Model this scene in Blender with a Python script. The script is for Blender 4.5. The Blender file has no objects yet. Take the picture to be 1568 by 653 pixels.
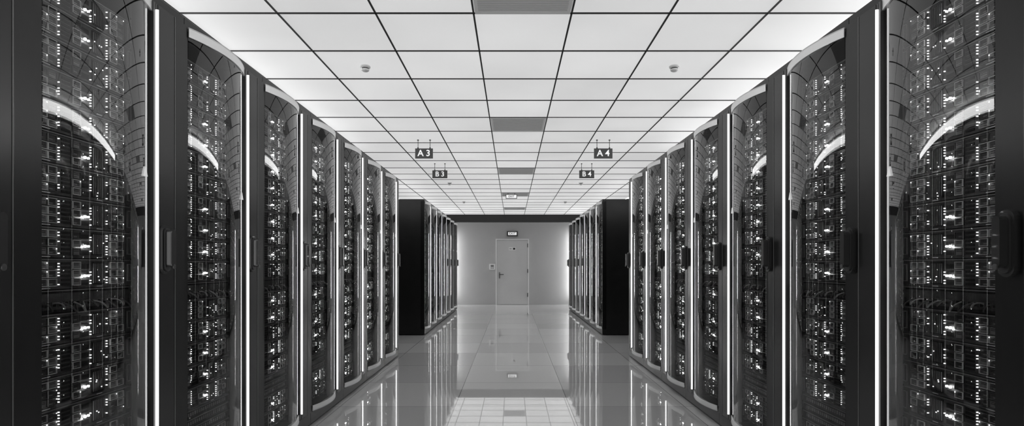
import bpy, math, random
from mathutils import Vector

scene = bpy.context.scene
scene.view_settings.view_transform = 'Standard'
scene.view_settings.look = 'None'

# ------------------------------------------------------------------ constants (metres)
CEIL = 2.778
EYE = 1.23
LX, RX = -1.545, 1.585       # rack front planes
PITCH = 0.83
RH = 2.40
WALLX = 2.62
YB, YF = -3.2, 17.65

# ------------------------------------------------------------------ materials
def mat(name, col, rough=0.5, metal=0.0, emit=0.0, ecol=None, spec=0.5, noise=0.0, nscale=8.0, coat=0.0, bump=0.0, nosample=False):
    m = bpy.data.materials.new(name)
    m.use_nodes = True
    nt = m.node_tree
    b = nt.nodes['Principled BSDF']
    c = (col, col, col, 1) if isinstance(col, (int, float)) else (*col, 1)
    b.inputs['Base Color'].default_value = c
    b.inputs['Roughness'].default_value = rough
    b.inputs['Metallic'].default_value = metal
    b.inputs['Specular IOR Level'].default_value = spec
    b.inputs['Coat Weight'].default_value = coat
    if emit > 0:
        e = ecol if ecol is not None else (1, 1, 1)
        b.inputs['Emission Color'].default_value = (*e, 1)
        b.inputs['Emission Strength'].default_value = emit
    if nosample:
        m.cycles.emission_sampling = 'NONE'
    if noise > 0 or bump > 0:
        tc = nt.nodes.new('ShaderNodeTexCoord')
        n = nt.nodes.new('ShaderNodeTexNoise')
        n.inputs['Scale'].default_value = nscale
        n.inputs['Detail'].default_value = 3
        nt.links.new(tc.outputs['Object'], n.inputs['Vector'])
        if noise > 0:
            mr = nt.nodes.new('ShaderNodeMapRange')
            mr.inputs[1].default_value = 0.3
            mr.inputs[2].default_value = 0.7
            mr.inputs[3].default_value = c[0] * (1 - noise)
            mr.inputs[4].default_value = min(1, c[0] * (1 + noise))
            nt.links.new(n.outputs['Fac'], mr.inputs[0])
            nt.links.new(mr.outputs[0], b.inputs['Base Color'])
        if bump > 0:
            bp = nt.nodes.new('ShaderNodeBump')
            bp.inputs['Strength'].default_value = bump
            nt.links.new(n.outputs['Fac'], bp.inputs['Height'])
            nt.links.new(bp.outputs[0], b.inputs['Normal'])
    return m

M_BLACK = mat('rack_black_paint', 0.008, 0.30, noise=0.2, spec=0.4)
M_STILE = mat('rack_stile_paint', 0.016, 0.25, noise=0.1)
M_CHROME = mat('brushed_lip_metal', 0.92, 0.35, 0.4)
M_INNER = mat('rack_interior', 0.02, 0.5)
M_RAIL = mat('mounting_rail', 0.20, 0.4, 0.4)
M_RAIL2 = mat('strip_channel_metal', 0.10, 0.35, 0.5)
M_STRIP = mat('highlight_strip_glow', 0.9, 0.4, emit=1.8)  # emissive stand-in for the white highlight along the glass edge
M_SRV = mat('server_faceplate', 0.10, 0.35, 0.1, noise=0.35, nscale=20)
M_SRVD = mat('server_dark', 0.014, 0.4)
M_SRVG = mat('server_carrier_grey', 0.32, 0.35, 0.2)
M_TRIM = mat('server_light_trim', 0.95, 0.3, 0.0)
M_LED = mat('server_led', 0.9, 0.5, emit=2.0, nosample=True)
M_LEDB = mat('server_led_bright', 0.9, 0.5, emit=20.0, nosample=True)
M_CABLE = mat('cable_rubber', 0.10, 0.45)
M_HANDLE = mat('handle_plastic', 0.03, 0.25, coat=0.3)
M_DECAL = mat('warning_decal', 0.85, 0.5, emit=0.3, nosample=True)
M_CONC = mat('ceiling_grid_black', 0.01, 0.6)
M_VENT = mat('vent_grey', 0.42, 0.5, emit=0.12, nosample=True)  # slight glow added to lift the vents to mid-grey
M_VENTD = mat('vent_grey_dark', 0.36, 0.5, emit=0.09, nosample=True)  # slat tone, with a weaker added glow
M_WALL = mat('wall_paint', 0.42, 0.45, noise=0.03, nscale=2)
M_BEAM = mat('beam_dark', 0.02, 0.5)
M_DOOR = mat('door_paint', 0.56, 0.35, noise=0.02, nscale=3)
M_DFRAME = mat('door_frame_paint', 0.75, 0.35)
M_DARK = mat('dark_plastic', 0.03, 0.4)
M_SIGN = mat('sign_plate_grey', 0.07, 0.4)
M_WHITE = mat('white_plastic', 0.8, 0.4)
M_TEXT = mat('white_lettering', 0.85, 0.5, emit=0.45, nosample=True)
M_SIGNLIT = mat('lit_sign_face', 0.8, 0.4, emit=0.65, nosample=True)
M_UPFILL = mat('added_uplight_tube', 0.9, 0.5, emit=4.0)  # added uplights, hidden on the cabinet tops
M_UPFILL_SOFT = mat('added_uplight_tube_soft', 0.9, 0.5, emit=3.0)
M_WASHFILL = mat('unseen_washer_tube', 0.9, 0.5, emit=8.0)
M_WALLFILL = mat('unseen_wall_tube', 0.9, 0.5, emit=42.0)

def glass_mat():
    m = bpy.data.materials.new('curved_door_glass')
    m.use_nodes = True
    nt = m.node_tree
    nt.nodes.clear()
    out = nt.nodes.new('ShaderNodeOutputMaterial')
    mix = nt.nodes.new('ShaderNodeMixShader')
    fr = nt.nodes.new('ShaderNodeFresnel'); fr.inputs['IOR'].default_value = 1.7
    tr = nt.nodes.new('ShaderNodeBsdfTransparent'); tr.inputs['Color'].default_value = (0.95, 0.95, 0.95, 1)
    gl = nt.nodes.new('ShaderNodeBsdfGlossy'); gl.inputs['Roughness'].default_value = 0.012
    gl.inputs['Color'].default_value = (1, 1, 1, 1)
    nt.links.new(fr.outputs[0], mix.inputs[0])
    nt.links.new(tr.outputs[0], mix.inputs[1])
    nt.links.new(gl.outputs[0], mix.inputs[2])
    nt.links.new(mix.outputs[0], out.inputs[0])
    return m
M_GLASS = glass_mat()

def ceiling_mat():
    m = bpy.data.materials.new('ceiling_tile_added_glow')  # tiles given an added glow that lights the room
    m.use_nodes = True
    nt = m.node_tree
    b = nt.nodes['Principled BSDF']
    b.inputs['Roughness'].default_value = 0.6
    b.inputs['Base Color'].default_value = (0.38, 0.38, 0.38, 1)
    b.inputs['Specular IOR Level'].default_value = 0.2
    tc = nt.nodes.new('ShaderNodeTexCoord')
    n = nt.nodes.new('ShaderNodeTexNoise'); n.inputs['Scale'].default_value = 1.2
    nt.links.new(tc.outputs['Object'], n.inputs['Vector'])
    # slight tile-to-tile tone change
    mp = nt.nodes.new('ShaderNodeMapping')
    mp.inputs['Scale'].default_value = (1/0.6, 1/0.605, 1)
    mp.inputs['Location'].default_value = (0.237/0.6, -(3.44 % 0.605)/0.605, 0)
    nt.links.new(tc.outputs['Object'], mp.inputs['Vector'])
    fl = nt.nodes.new('ShaderNodeVectorMath'); fl.operation = 'FLOOR'
    nt.links.new(mp.outputs[0], fl.inputs[0])
    wn = nt.nodes.new('ShaderNodeTexWhiteNoise')
    nt.links.new(fl.outputs[0], wn.inputs['Vector'])
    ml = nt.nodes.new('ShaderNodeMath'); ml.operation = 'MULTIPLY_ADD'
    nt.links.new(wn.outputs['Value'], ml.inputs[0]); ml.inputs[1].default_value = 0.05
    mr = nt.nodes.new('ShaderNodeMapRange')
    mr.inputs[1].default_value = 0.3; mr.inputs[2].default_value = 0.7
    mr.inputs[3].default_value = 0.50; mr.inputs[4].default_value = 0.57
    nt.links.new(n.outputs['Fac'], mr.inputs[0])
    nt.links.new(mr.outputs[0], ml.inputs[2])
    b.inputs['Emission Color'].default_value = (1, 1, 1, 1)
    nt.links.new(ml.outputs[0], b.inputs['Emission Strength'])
    return m
M_CEIL = ceiling_mat()

def floor_mat():
    m = bpy.data.materials.new('polished_floor_tile')
    m.use_nodes = True
    nt = m.node_tree
    L = nt.links.new
    b = nt.nodes['Principled BSDF']
    def math_(op, a, c=None, d=None):
        n = nt.nodes.new('ShaderNodeMath'); n.operation = op
        for i, s in enumerate((a, c, d)):
            if s is None: continue
            if isinstance(s, (int, float)): n.inputs[i].default_value = s
            else: L(s, n.inputs[i])
        return n.outputs[0]
    tc = nt.nodes.new('ShaderNodeTexCoord')
    mp = nt.nodes.new('ShaderNodeVectorMath'); mp.operation = 'ADD'
    mp.inputs[1].default_value = (0.5, 0.10, 0)
    L(tc.outputs['Object'], mp.inputs[0])
    fl = nt.nodes.new('ShaderNodeVectorMath'); fl.operation = 'FLOOR'
    L(mp.outputs[0], fl.inputs[0])
    wn = nt.nodes.new('ShaderNodeTexWhiteNoise'); wn.noise_dimensions = '3D'
    L(fl.outputs[0], wn.inputs['Vector'])
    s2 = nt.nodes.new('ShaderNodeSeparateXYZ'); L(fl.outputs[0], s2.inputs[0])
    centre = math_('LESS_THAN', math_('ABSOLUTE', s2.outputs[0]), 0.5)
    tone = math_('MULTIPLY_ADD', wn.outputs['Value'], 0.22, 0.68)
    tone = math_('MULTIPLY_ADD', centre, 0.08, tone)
    frc = nt.nodes.new('ShaderNodeVectorMath'); frc.operation = 'FRACTION'
    L(mp.outputs[0], frc.inputs[0])
    sep = nt.nodes.new('ShaderNodeSeparateXYZ'); L(frc.outputs[0], sep.inputs[0])
    def edge(sock):
        return math_('GREATER_THAN', math_('ABSOLUTE', math_('SUBTRACT', sock, 0.5)), 0.4965)
    e_ = math_('MAXIMUM', edge(sep.outputs[0]), edge(sep.outputs[1]))
    mc = nt.nodes.new('ShaderNodeMix'); mc.data_type = 'FLOAT'
    L(e_, mc.inputs[0]); L(tone, mc.inputs[2]); mc.inputs[3].default_value = 0.32
    L(mc.outputs[0], b.inputs['Base Color'])
    b.inputs['Roughness'].default_value = 0.02
    b.inputs['Metallic'].default_value = 0.22
    b.inputs['IOR'].default_value = 2.0
    return m
M_FLOOR = floor_mat()

# ------------------------------------------------------------------ mesh builder
class MB:
    def __init__(s, mirror=False):
        s.v = []; s.f = []; s.mi = []; s.mats = []; s.mir = mirror; s.smooth = []
    def midx(s, m):
        if m not in s.mats: s.mats.append(m)
        return s.mats.index(m)
    def poly(s, pts, m, smooth=False):
        i = len(s.v)
        s.v += [tuple(p) for p in pts]
        s.f.append(list(range(i, i + len(pts)))); s.mi.append(s.midx(m)); s.smooth.append(smooth)
    def face(s, idx, m, smooth=False):
        s.f.append(idx); s.mi.append(s.midx(m)); s.smooth.append(smooth)
    def box(s, x0, x1, y0, y1, z0, z1, m):
        i = len(s.v)
        s.v += [(x0,y0,z0),(x1,y0,z0),(x1,y1,z0),(x0,y1,z0),(x0,y0,z1),(x1,y0,z1),(x1,y1,z1),(x0,y1,z1)]
        for q in ((0,3,2,1),(4,5,6,7),(0,1,5,4),(1,2,6,5),(2,3,7,6),(3,0,4,7)):
            s.face([i+k for k in q], m)
    def outline(s, x0, x1, y0, y1, z0, z1, t, m):  # rectangular rim in YZ plane
        s.box(x0,x1,y0,y1,z0,z0+t,m); s.box(x0,x1,y0,y1,z1-t,z1,m)
        s.box(x0,x1,y0,y0+t,z0+t,z1-t,m); s.box(x0,x1,y1-t,y1,z0+t,z1-t,m)
    def prism(s, prof, axis, a, b, m, smooth=False):
        def P(p, t):
            if axis == 'x': return (t, p[0], p[1])
            if axis == 'y': return (p[0], t, p[1])
            return (p[0], p[1], t)
        i = len(s.v); n = len(prof)
        s.v += [P(p, a) for p in prof] + [P(p, b) for p in prof]
        s.face([i+k for k in range(n)][::-1], m); s.face([i+n+k for k in range(n)], m)
        for k in range(n):
            k2 = (k+1) % n
            s.face([i+k, i+k2, i+n+k2, i+n+k], m, smooth)
    def tube(s, pts, r, m, n=6):
        pts = [Vector(p) for p in pts]; i = len(s.v)
        for k, p in enumerate(pts):
            d = (pts[min(k+1, len(pts)-1)] - pts[max(k-1, 0)]).normalized()
            up = Vector((0,0,1)) if abs(d.z) < 0.9 else Vector((0,1,0))
            a = d.cross(up).normalized(); b = d.cross(a)
            for j in range(n):
                t = 2*math.pi*j/n
                s.v.append(tuple(p + a*r*math.cos(t) + b*r*math.sin(t)))
        for k in range(len(pts)-1):
            for j in range(n):
                j2 = (j+1) % n
                s.face([i+k*n+j, i+k*n+j2, i+(k+1)*n+j2, i+(k+1)*n+j], m, True)
    def mesh(s, name):
        me = bpy.data.meshes.new(name)
        if s.mir:
            v = [(-x, y, z) for x, y, z in s.v]; f = [q[::-1] for q in s.f]
        else:
            v, f = s.v, s.f
        me.from_pydata(v, [], f)
        for m in s.mats: me.materials.append(m)
        me.polygons.foreach_set('material_index', s.mi)
        me.polygons.foreach_set('use_smooth', s.smooth)
        me.update()
        return me

def add(name, me, parent=None, loc=(0,0,0), rot=(0,0,0)):
    o = bpy.data.objects.new(name, me)
    o.location = loc; o.rotation_euler = rot
    scene.collection.objects.link(o)
    if parent: o.parent = parent
    return o
def empty(name, loc=(0,0,0)):
    o = bpy.data.objects.new(name, None); o.location = loc; o.empty_display_size = 0.1
    scene.collection.objects.link(o); return o
def stadium(cy, cz, w, h, n=10, e=1.0):
    r = w/2; pts = []
    for k in range(n+1):
        t = math.pi*k/n; pts.append((cy + r*math.cos(t), cz + h/2 - r + r*math.sin(t)))
    for k in range(n+1):
        t = math.pi + math.pi*k/n; pts.append((cy + r*math.cos(t), cz - h/2 + r + r*math.sin(t)))
    return pts

# ------------------------------------------------------------------ rack parts: local x = out to the aisle, y along the row
GY0, GY1, SAG = 0.03, 0.580, 0.052
GZ0, GZ1 = 0.13, 2.355
def arc(n=28, extra=0.0):
    h = (GY1-GY0)/2; R = (h*h + SAG*SAG)/(2*SAG); cy = (GY0+GY1)/2; cx = SAG - R
    a0 = math.asin(h/R); pts = []
    for k in range(n+1):
        t = -a0 + 2*a0*k/n
        pts.append((cx + (R+extra)*math.cos(t), cy + (R+extra)*math.sin(t)))
    return pts

def cabinet(mir):
    b = MB(mir)
    b.box(-1.0, 0.0, 0.0, PITCH-0.004, 0.015, 0.10, M_BLACK)          # plinth
    for yy in (0.06, 0.74):                                           # levelling feet
        for xx in (-0.1, -0.9):
            b.prism([(xx+0.025*math.cos(t*math.pi/4), yy+0.025*math.sin(t*math.pi/4)) for t in range(8)], 'z', 0.0, 0.016, M_DARK)
    b.box(-1.0, 0.0, 0.0, PITCH-0.004, 2.365, RH, M_BLACK)            # top
    b.box(-1.0, -0.98, 0.0, PITCH-0.004, 0.10, 2.365, M_BLACK)        # back
    b.box(-0.98, -0.01, 0.0, 0.012, 0.10, 2.365, M_BLACK)             # sides
    b.box(-0.98, -0.01, PITCH-0.016, PITCH-0.004, 0.10, 2.365, M_BLACK)
    b.box(-0.07, 0.0, 0.0, 0.026, 0.10, 2.365, M_BLACK)               # near post
    b.box(-0.07, 0.004, 0.750, PITCH-0.004, 0.10, 2.365, M_BLACK)     # far post
    b.box(-0.07, 0.0, 0.744, 0.750, 0.10, 2.365, M_SRVD)
    b.box(-0.5, -0.072, 0.062, 0.064, 0.10, 2.365, M_INNER)
    b.box(-0.5, -0.03, 0.578, 0.584, 0.10, 2.365, M_INNER)
    for y0 in (0.066, 0.564):
        b.box(-0.10, -0.078, y0, y0+0.014, 0.12, 2.34, M_RAIL)
        z = 0.14
        while z < 2.32:
            b.box(-0.078, -0.0775, y0+0.004, y0+0.010, z, z+0.008, M_SRVD); z += 0.0445
    return b.mesh('cabinet_mesh')

def doorframe(mir):
    b = MB(mir)
    b.box(-0.03, 0.012, 0.614, 0.742, 0.11, 2.36, M_STILE)            # stile carrying the handle
    b.box(0.012, 0.014, 0.733, 0.736, 0.11, 2.36, M_RAIL)
    b.box(-0.03, 0.014, 0.580, 0.592, 0.11, 2.36, M_RAIL2)
    b.box(-0.03, 0.010, 0.602, 0.614, 0.11, 2.36, M_RAIL2)
    a = arc(); a2 = arc(extra=0.006)
    for z0, z1 in ((GZ0-0.024, GZ0+0.018), (GZ1-0.036, GZ1+0.010)):
        prof = a2 + [(-0.02, GY1), (-0.02, GY0)]
        if z0 < 1: b.prism(prof, 'z', z0, z0+0.006, M_CHROME)
        else: b.prism(prof, 'z', z1-0.006, z1, M_CHROME)
        n = len(a)
        for k in range(n-1):
            p, q = a[k], a[k+1]; P, Q = a2[k], a2[k+1]
            b.poly([(P[0],P[1],z0),(Q[0],Q[1],z0),(Q[0],Q[1],z1),(P[0],P[1],z1)], M_CHROME)
            b.poly([(p[0],p[1],z0),(p[0],p[1],z1),(q[0],q[1],z1),(q[0],q[1],z0)], M_CHROME)
            b.poly([(P[0],P[1],z0),(p[0],p[1],z0),(q[0],q[1],z0),(Q[0],Q[1],z0)], M_CHROME)
            b.poly([(P[0],P[1],z1),(Q[0],Q[1],z1),(q[0],q[1],z1),(p[0],p[1],z1)], M_CHROME)
    return b.mesh('door_frame_mesh')

def glass(mir):
    b = MB(mir); a = arc(40); i = 0
    for p in a: b.v.append((p[0], p[1], GZ0))
    for p in a: b.v.append((p[0], p[1], GZ1))
    n = len(a)
    for k in range(n-1): b.face([k, k+1, n+k+1, n+k], M_GLASS, True)
    return b.mesh('glass_mesh')

def strip(mir):  # glowing strip modelled in place of the door-edge highlight
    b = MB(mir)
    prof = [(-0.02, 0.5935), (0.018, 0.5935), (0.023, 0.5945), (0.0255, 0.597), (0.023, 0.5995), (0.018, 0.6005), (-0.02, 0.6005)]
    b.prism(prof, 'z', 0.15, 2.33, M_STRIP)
    return b.mesh('highlight_strip_mesh')

def handle(mir, cy):
    b = MB(mir)
    b.prism(stadium(cy, 1.30, 0.062, 0.215), 'x', 0.004, 0.024, M_HANDLE)
    b.prism(stadium(cy, 1.30, 0.040, 0.19), 'x', 0.024, 0.030, M_DARK)
    b.prism(stadium(cy, 1.305, 0.030, 0.165), 'x', 0.030, 0.056, M_HANDLE)
    b.prism(stadium(cy, 1.225, 0.016, 0.020), 'x', 0.056, 0.060, M_SRV)
    return b.mesh('handle_mesh')

def decal(mir):
    b = MB(mir)
    a = arc(40)
    p = min(a, key=lambda q: abs(q[1]-0.50))
    b.prism([(0.490, 1.60), (0.517, 1.60), (0.503, 1.640)], 'x', p[0]-0.006, p[0]+0.004, M_DECAL)
    return b.mesh('warning_label_mesh')

def servers(mir, seed):
    R = random.Random(seed)
    b = MB(mir)
    Y0, Y1 = 0.082, 0.562
    W = Y1 - Y0
    F = -0.082
    z = 0.14
    def yy(f): return Y0 + f*W
    units = []
    while z < 2.25:
        t = 'A'
        if 1.00 < z < 1.11: t = 'B'
        elif 0.36 < z < 0.46: t = 'C'
        h = 0.112 if t == 'A' else (0.085 if t == 'B' else 0.045)
        units.append((t, z, h)); z += h
    for t, z, h in units:
        z0, z1 = z+0.002, z+h-0.002
        b.box(-0.60, F, Y0, Y1, z0, z1, M_SRVD if t != 'A' else M_SRV)
        b.box(F, F+0.006, Y0, Y1, z1-0.004, z1, M_SRVG)
        if t == 'A':
            b.box(F, F+0.008, Y0, Y1, z0, z0+0.007, M_SRV)
            b.box(F+0.008, F+0.009, yy(0.04), yy(0.14), z0+0.002, z0+0.005, M_TRIM)
            b.box(F+0.008, F+0.009, yy(0.60), yy(0.66), z0+0.002, z0+0.005, M_TRIM)
            def carriers(f0, cols, rows, wf, lit=0.3):
                for c in range(cols):
                    for r in range(rows):
                        ch = (h-0.020)/rows
                        ya, yb = yy(f0+c*wf)+0.001, yy(f0+(c+1)*wf)-0.002
                        za = z0+0.010+r*ch; zb = za+ch-0.004
                        b.box(F, F+0.006, ya, yb, za, zb, M_SRVG if R.random() < .35 else M_SRV)
                        b.outline(F+0.006, F+0.010, ya, yb, za, zb, 0.0020, M_TRIM if R.random() < .7 else M_RAIL)
                        b.box(F+0.006, F+0.009, ya+0.004, (ya+yb)/2, za+0.006, za+0.010, M_SRVG)
                        for q in range(3):   # vent slits on the carrier
                            zq = za + 0.014 + q*0.0055
                            if zq + 0.003 < zb-0.003:
                                b.box(F+0.006, F+0.0065, ya+0.004, yb-0.006, zq, zq+0.0022, M_SRVD)
                        if R.random() < lit:
                            b.box(F+0.010, F+0.012, yb-0.006, yb-0.003, zb-0.007, zb-0.004, M_LED)
            def dots(f, n, w=0.0026, p=0.8):
                for k in range(n):
                    if R.random() < p:
                        zz = z0+0.014+k*(h-0.026)/n
                        b.box(F, F+0.006, yy(f), yy(f)+w, zz, zz+0.0034, M_LED)
            def slots(f0, f1, n):
                for k in range(n):
                    zz = z0+0.012+k*(h-0.022)/n
                    b.box(F, F+0.003, yy(f0), yy(f1), zz, zz+(h-0.022)/n*0.6, M_SRVD)
            b.box(F, F+0.012, yy(0.0), yy(0.025), z0+0.004, z1-0.004, M_SRVG)
            carriers(0.035, 2, 3, 0.085)
            dots(0.228, 8, p=.7)
            slots(0.26, 0.34, 6)
            carriers(0.35, 1, 3, 0.085, 0.1)
            if R.random() < .88:
                zc = z0+0.045
                b.prism(stadium(yy(0.468), zc, 0.009, 0.0095, 5), 'x', F+0.008, F+0.014, M_LEDB)
                b.prism(stadium(yy(0.503), zc, 0.007, 0.0075, 5), 'x', F+0.008, F+0.014, M_LEDB)
                if R.random() < .4: b.prism(stadium(yy(0.436), zc-0.004, 0.005, 0.0055, 5), 'x', F+0.008, F+0.013, M_LEDB)
            slots(0.45, 0.53, 3)
            dots(0.545, 8, p=.4)
            b.box(F, F+0.004, yy(0.565), yy(0.70), z0+0.012, z1-0.010, M_SRVD)
            for k in range(7):
                ya = yy(0.572+k*0.018)
                b.box(F+0.004, F+0.007, ya, ya+0.0018, z0+0.016, z1-0.016, M_SRVG)
            for k in range(4):
                if R.random() < .5:
                    ya = yy(0.575+R.random()*.11); zz = z0+0.015+R.random()*0.06
                    b.box(F+0.006, F+0.009, ya, ya+0.003, zz, zz+0.003, M_LED)
            dots(0.725, 8, p=.6)
            carriers(0.75, 2, 3, 0.085)
            b.box(F, F+0.010, yy(0.935), yy(1.0), z0+0.004, z1-0.004, M_SRV)
            b.outline(F+0.010, F+0.016, yy(0.945), yy(0.99), z0+0.018, z1-0.018, 0.003, M_SRVG)
        elif t == 'B':
            b.box(F, F+0.004, Y0, Y1, z0+0.012, z1-0.012, M_SRV)
            for k in range(16):
                ya = yy(0.05+k*0.056)
                b.box(F+0.004, F+0.008, ya, ya+0.016, z0+0.022, z0+0.038, M_SRVD)
                b.outline(F+0.004, F+0.009, ya-0.001, ya+0.017, z0+0.021, z0+0.039, 0.0012, M_RAIL)
            for k in range(9):
                y1_ = yy(0.06+k*0.1); dy = R.uniform(0.03, 0.08); sg = R.uniform(0.01, 0.035)
                if y1_+dy > Y1-0.005: dy = Y1-0.005-y1_
                pts = []
                for q in range(11):
                    tt = q/10
                    pts.append((F+0.008+0.026*math.sin(math.pi*tt), y1_+dy*tt, z0+0.034-sg*math.sin(math.pi*tt)+0.01*math.sin(2*math.pi*tt)))
                b.tube(pts, 0.0034, M_SRVG if k % 2 else M_CABLE, 6)
        else:
            for k in range(22):
                ya = yy(0.05+k*0.041)
                b.box(F, F+0.003, ya, ya+0.012, z0+0.012, z1-0.012, M_SRVG)
    return b.mesh('servers_mesh')

parts = {}
for side, mir in (('L', False), ('R', True)):
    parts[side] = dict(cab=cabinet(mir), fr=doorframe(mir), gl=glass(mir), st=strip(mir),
                       hd=handle(mir, 0.655 if side == 'L' else 0.790), dc=decal(mir),
                       sv=[servers(mir, s) for s in (3, 17, 29)])

starts = [7.63 - PITCH*k for k in range(10, 0, -1)] + [9.9 + PITCH*k for k in range(7)]
for side, x in (('L', LX), ('R', RX)):
    P = parts[side]
    for i, y in enumerate(starts):
        e = empty('server_rack', (x, y, 0))
        add('cabinet', P['cab'], e)
        add('door_frame', P['fr'], e)
        add('curved_glass_door', P['gl'], e)
        add('highlight_strip', P['st'], e)
        add('door_handle', P['hd'], e)
        add('warning_label', P['dc'], e)
        add('server_units', P['sv'][i % 3], e)

# ------------------------------------------------------------------ room shell
def boxobj(name, x0, x1, y0, y1, z0, z1, m, parent=None):
    b = MB(); b.box(x0, x1, y0, y1, z0, z1, m); return add(name, b.mesh(name), parent)

boxobj('floor', -WALLX-0.1, WALLX+0.1, YB-0.1, YF+0.1, -0.1, 0.0, M_FLOOR)
boxobj('ceiling', -WALLX-0.1, WALLX+0.1, YB-0.1, YF+0.1, CEIL, CEIL+0.1, M_CEIL)
boxobj('wall_left', -WALLX-0.1, -WALLX, YB, YF, 0, CEIL, M_WALL)
boxobj('wall_right', WALLX, WALLX+0.1, YB, YF, 0, CEIL, M_WALL)
boxobj('wall_back', -WALLX, WALLX, YF, YF+0.1, 0, CEIL, M_WALL)
boxobj('wall_front', -WALLX, WALLX, YB-0.1, YB, 0, CEIL, M_WALL)
boxobj('ceiling_beam', -WALLX, WALLX, 17.05, 17.17, 2.545, CEIL, M_BEAM)

# suspended ceiling grid
b = MB()
GX, TS, GYY = 0.063, 0.6, 3.44
TY = 0.605
k = -5
while True:
    x = GX - 0.3 + TS*k
    if x > WALLX: break
    if x > -WALLX:
        b.box(x-0.0055, x+0.0055, YB, YF, CEIL-0.006, CEIL, M_CONC)
    k += 1
k = -11
while True:
    y = GYY + TY*k
    if y > YF: break
    if y > YB:
        b.box(-WALLX, WALLX, y-0.006, y+0.006, CEIL-0.006, CEIL, M_CONC)
    k += 1
add('ceiling_grid', b.mesh('ceiling_grid'))

# ceiling vents in the centre column
for k in (-6, -1, 4, 9, 14, 19):
    y0 = GYY + TY*k
    b = MB()
    x0, x1 = GX-0.29, GX+0.29; ya, yb = y0+0.01, y0+TY-0.01
    b.box(x0, x1, ya, yb, CEIL-0.003, CEIL, M_VENT)
    b.box(x0, x1, ya, ya+0.02, CEIL-0.012, CEIL-0.003, M_VENT); b.box(x0, x1, yb-0.02, yb, CEIL-0.012, CEIL-0.003, M_VENT)
    b.box(x0, x0+0.02, ya, yb, CEIL-0.012, CEIL-0.003, M_VENT); b.box(x1-0.02, x1, ya, yb, CEIL-0.012, CEIL-0.003, M_VENT)
    for q in range(20):
        yq = ya+0.03+q*0.027
        b.box(x0+0.02, x1-0.02, yq, yq+0.012, CEIL-0.007, CEIL-0.003, M_VENTD)
    add('ceiling_vent', b.mesh('ceiling_vent'))

# smoke detectors (lathe)
def lathe(profile, m, n=28):
    b = MB(); 
    for r, z in profile:
        for j in range(n):
            t = 2*math.pi*j/n; b.v.append((r*math.cos(t), r*math.sin(t), z))
    for k in range(len(profile)-1):
        mm = m[k] if isinstance(m, list) else m
        for j in range(n):
            j2 = (j+1) % n
            b.face([k*n+j, k*n+j2, (k+1)*n+j2, (k+1)*n+j], mm, True)
    return b.mesh('smoke_detector')
det = lathe([(0.040,0),(0.040,-0.010),(0.036,-0.015),(0.027,-0.017),(0.027,-0.024),(0.031,-0.026),(0.029,-0.036),(0.018,-0.043),(0.0005,-0.045)],
            [M_WHITE,M_WHITE,M_WHITE,M_DARK,M_WHITE,M_WHITE,M_WHITE,M_WHITE])
for x, y in ((-1.14, 4.36), (1.256, 4.36), (-1.17, 10.5), (1.28, 10.5), (-1.17, 13.6), (1.28, 13.6)):
    add('smoke_detector', det, None, (x, y, CEIL))

def text(name, s, size, loc, parent, m, depth=0.001, sx=1.0):
    c = bpy.data.curves.new(name, 'FONT'); c.body = s; c.size = size
    c.align_x = 'CENTER'; c.align_y = 'CENTER'; c.extrude = depth; c.offset = size*0.018
    c.materials.append(m)
    o = bpy.data.objects.new(name, c); scene.collection.objects.link(o)
    o.rotation_euler = (math.pi/2, 0, 0); o.location = loc; o.scale = (sx, 1, 1); o.parent = parent
    return o

# hanging aisle signs
def sign(label, x, y, zc, w, h):
    e = empty('hanging_aisle_sign', (x, y, zc))
    b = MB(); b.box(-w/2, w/2, -0.006, 0.006, -h/2, h/2, M_SIGN)
    add('sign_plate', b.mesh('sign_plate'), e)
    b = MB()
    top = CEIL - zc
    for sx in (-0.34*w, 0.34*w):
        b.tube([(sx, 0, h/2-0.002), (sx, 0, top)], 0.0035, M_DARK, 8)
        b.box(sx-0.010, sx+0.010, -0.010, 0.010, top-0.012, top-0.005, M_DARK)
        b.box(sx-0.008, sx+0.008, -0.009, 0.009, h/2-0.004, h/2+0.012, M_DARK)
    add('hanger_rods', b.mesh('hanger_rods'), e)
    text('lettering', label, h*0.88, (0, -0.008, 0), e, M_TEXT)
sign('A 3', -1.083, 6.9, 2.606, 0.217, 0.122)
sign('A 4', 1.115, 6.9, 2.606, 0.226, 0.122)
sign('B 3', -1.095, 8.5, 2.61, 0.226, 0.118)
sign('B 4', 1.124, 8.5, 2.61, 0.226, 0.118)

def exit_sign(x, y, z, w, h, d, hang):
    e = empty('exit_sign', (x, y, z))
    b = MB(); b.box(-w/2, w/2, -d, 0, -h/2, h/2, M_DARK)
    b.box(-w/2+(0.012 if hang else 0.04), w/2-(0.012 if hang else 0.04), -d-0.003, -d, -h/2+(0.01 if hang else 0.03), h/2-(0.01 if hang else 0.03), M_SIGNLIT)
    if hang:
        for sx in (-w*.3, w*.3): b.box(sx-.006, sx+.006, -d/2-.006, -d/2+.006, h/2, CEIL-z-0.001, M_DARK)
    add('sign_box', b.mesh('sign_box'), e)
    text('lettering', 'EXIT', h*0.62, (0, -d-0.006, 0), e, M_DARK, depth=0.002, sx=1.1)
exit_sign(0.0, YF, 2.23, 0.34, 0.15, 0.06, False)
exit_sign(-0.02, 12.0, 2.70, 0.24, 0.09, 0.04, True)

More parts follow.
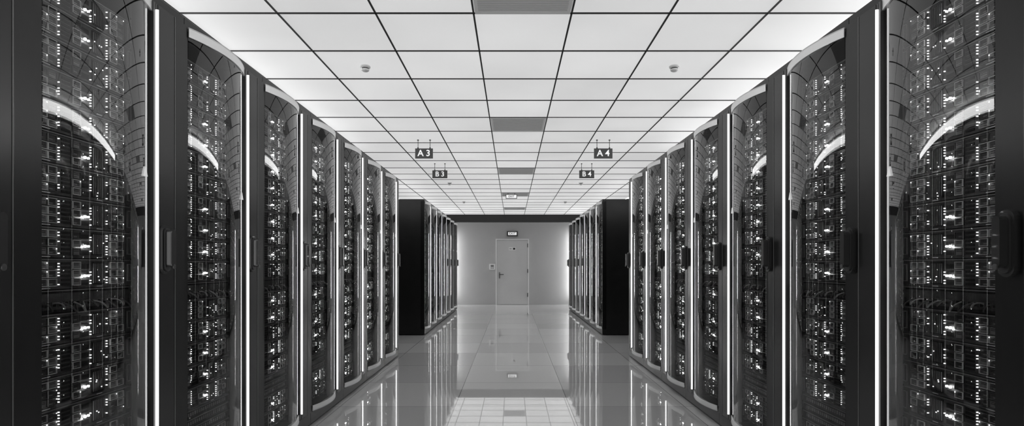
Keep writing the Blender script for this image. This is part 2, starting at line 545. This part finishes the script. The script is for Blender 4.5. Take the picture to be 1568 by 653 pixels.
# ------------------------------------------------------------------ door on the back wall
d = empty('door_1', (0.0, YF, 0))
b = MB()
dw, dh = 0.50, 2.05
b.box(-dw+0.02, dw-0.02, -0.035, -0.001, 0.006, dh-0.02, M_DOOR)
add('door_leaf', b.mesh('door_leaf'), d)
b = MB()
b.box(-dw-0.02, -dw+0.017, -0.055, 0, 0, dh+0.015, M_DFRAME)
b.box(dw-0.017, dw+0.02, -0.055, 0, 0, dh+0.015, M_DFRAME)
b.box(-dw+0.017, dw-0.017, -0.055, 0, dh-0.017, dh+0.015, M_DFRAME)
b.box(-dw+0.017, -dw+0.021, -0.04, -0.001, 0, dh-0.017, M_DARK)
b.box(dw-0.021, dw-0.017, -0.04, -0.001, 0, dh-0.017, M_DARK)
b.box(-dw+0.02, dw-0.02, -0.04, -0.001, dh-0.021, dh-0.017, M_DARK)
for hz in (0.25, 1.0, 1.8):
    b.prism([(dw-0.02+0.012*math.cos(t*math.pi/4), -0.06+0.012*math.sin(t*math.pi/4)) for t in range(8)], 'z', hz, hz+0.12, M_DARK)
add('door_frame', b.mesh('door_frame'), d)
b = MB()
b.prism([(x_, z_) for x_, z_ in stadium(-0.40, 0.92, 0.04, 0.20)], 'y', -0.045, -0.035, M_RAIL)
b.tube([(-0.40, -0.045, 0.95), (-0.40, -0.09, 0.95), (-0.385, -0.095, 0.95), (-0.27, -0.095, 0.95)], 0.012, M_DARK, 8)
add('lever_handle', b.mesh('lever_handle'), d)
b = MB(); b.box(-0.11, 0.11, -0.040, -0.035, 1.71, 1.80, M_WHITE); b.box(0.02, 0.09, -0.042, -0.040, 1.725, 1.785, M_DARK)
b.box(-0.09, -0.02, -0.042, -0.040, 1.74, 1.77, M_SRVG)
add('door_notice', b.mesh('door_notice'), d)

# wall keypad left of the door
e = empty('access_control_panel', (-0.63, YF, 1.19))
b = MB(); b.box(-0.095, 0.095, -0.035, 0, -0.09, 0.09, M_WHITE)
b.box(-0.05, 0.05, -0.038, -0.035, 0.0, 0.055, M_RAIL)
for i in range(3):
    for j in range(2): b.box(-0.05+i*0.038, -0.026+i*0.038, -0.039, -0.035, -0.06+j*0.028, -0.042+j*0.028, M_RAIL)
add('keypad', b.mesh('keypad'), e)

# ------------------------------------------------------------------ lamps added out of view
for sx in (-1, 1):
    for ya, yb, mm in ((-0.6, 7.5, M_UPFILL), (10.0, 15.6, M_UPFILL_SOFT)):
        e = empty('added_top_uplight', (sx*2.1, (ya+yb)/2, RH))  # unseen uplight, added to brighten the sides of the ceiling
        L_ = (yb-ya)/2
        b = MB(); b.box(-0.06, 0.06, -L_, L_, 0.0, 0.02, M_WHITE); add('tray', b.mesh('tray'), e)
        b = MB(); b.box(-0.03, 0.03, -L_+.02, L_-.02, 0.021, 0.05, mm); add('tube', b.mesh('tube'), e)
    # unseen wall washers added above the cabinets for bright crescents in the glass
    e = empty('unseen_linear_lamp', (sx*WALLX, 3.4, 2.67))
    b = MB(); b.box(-sx*0.03-0.03, -sx*0.03+0.03, -4.0, 4.0, -0.07, 0.07, M_WHITE)
    add('housing', b.mesh('housing'), e)
    b = MB(); b.tube([(-sx*0.10, -3.98, 0), (-sx*0.10, 3.98, 0)], 0.045, M_WASHFILL, 14)
    add('tube', b.mesh('tube'), e)
    e = empty('unseen_vertical_lamp', (sx*1.98, YF-0.04, 1.25))  # hidden behind the racks, added to brighten the end wall's edges
    b = MB(); b.box(-0.03, 0.03, 0.0, 0.04, -1.05, 1.05, M_WHITE)
    b.box(-0.03, 0.03, -0.14, 0.0, -1.05, -1.02, M_WHITE); b.box(-0.03, 0.03, -0.14, 0.0, 1.02, 1.05, M_WHITE)
    add('housing', b.mesh('housing'), e)
    b = MB(); b.tube([(0, -0.10, -1.02), (0, -0.10, 1.02)], 0.025, M_WALLFILL, 10)
    add('tube', b.mesh('tube'), e)

w = bpy.data.worlds.new('World'); scene.world = w; w.use_nodes = True
w.node_tree.nodes['Background'].inputs[0].default_value = (0.05, 0.05, 0.05, 1)

# ------------------------------------------------------------------ camera
cd = bpy.data.cameras.new('camera'); cam = bpy.data.objects.new('camera', cd)
scene.collection.objects.link(cam); scene.camera = cam
cam.location = (0, 0, EYE); cam.rotation_euler = (math.pi/2, 0, 0)
cd.sensor_width = 36; cd.lens = 19.77
cd.shift_y = 80.5/1568; cd.shift_x = -0.5/1568
cd.clip_start = 0.02
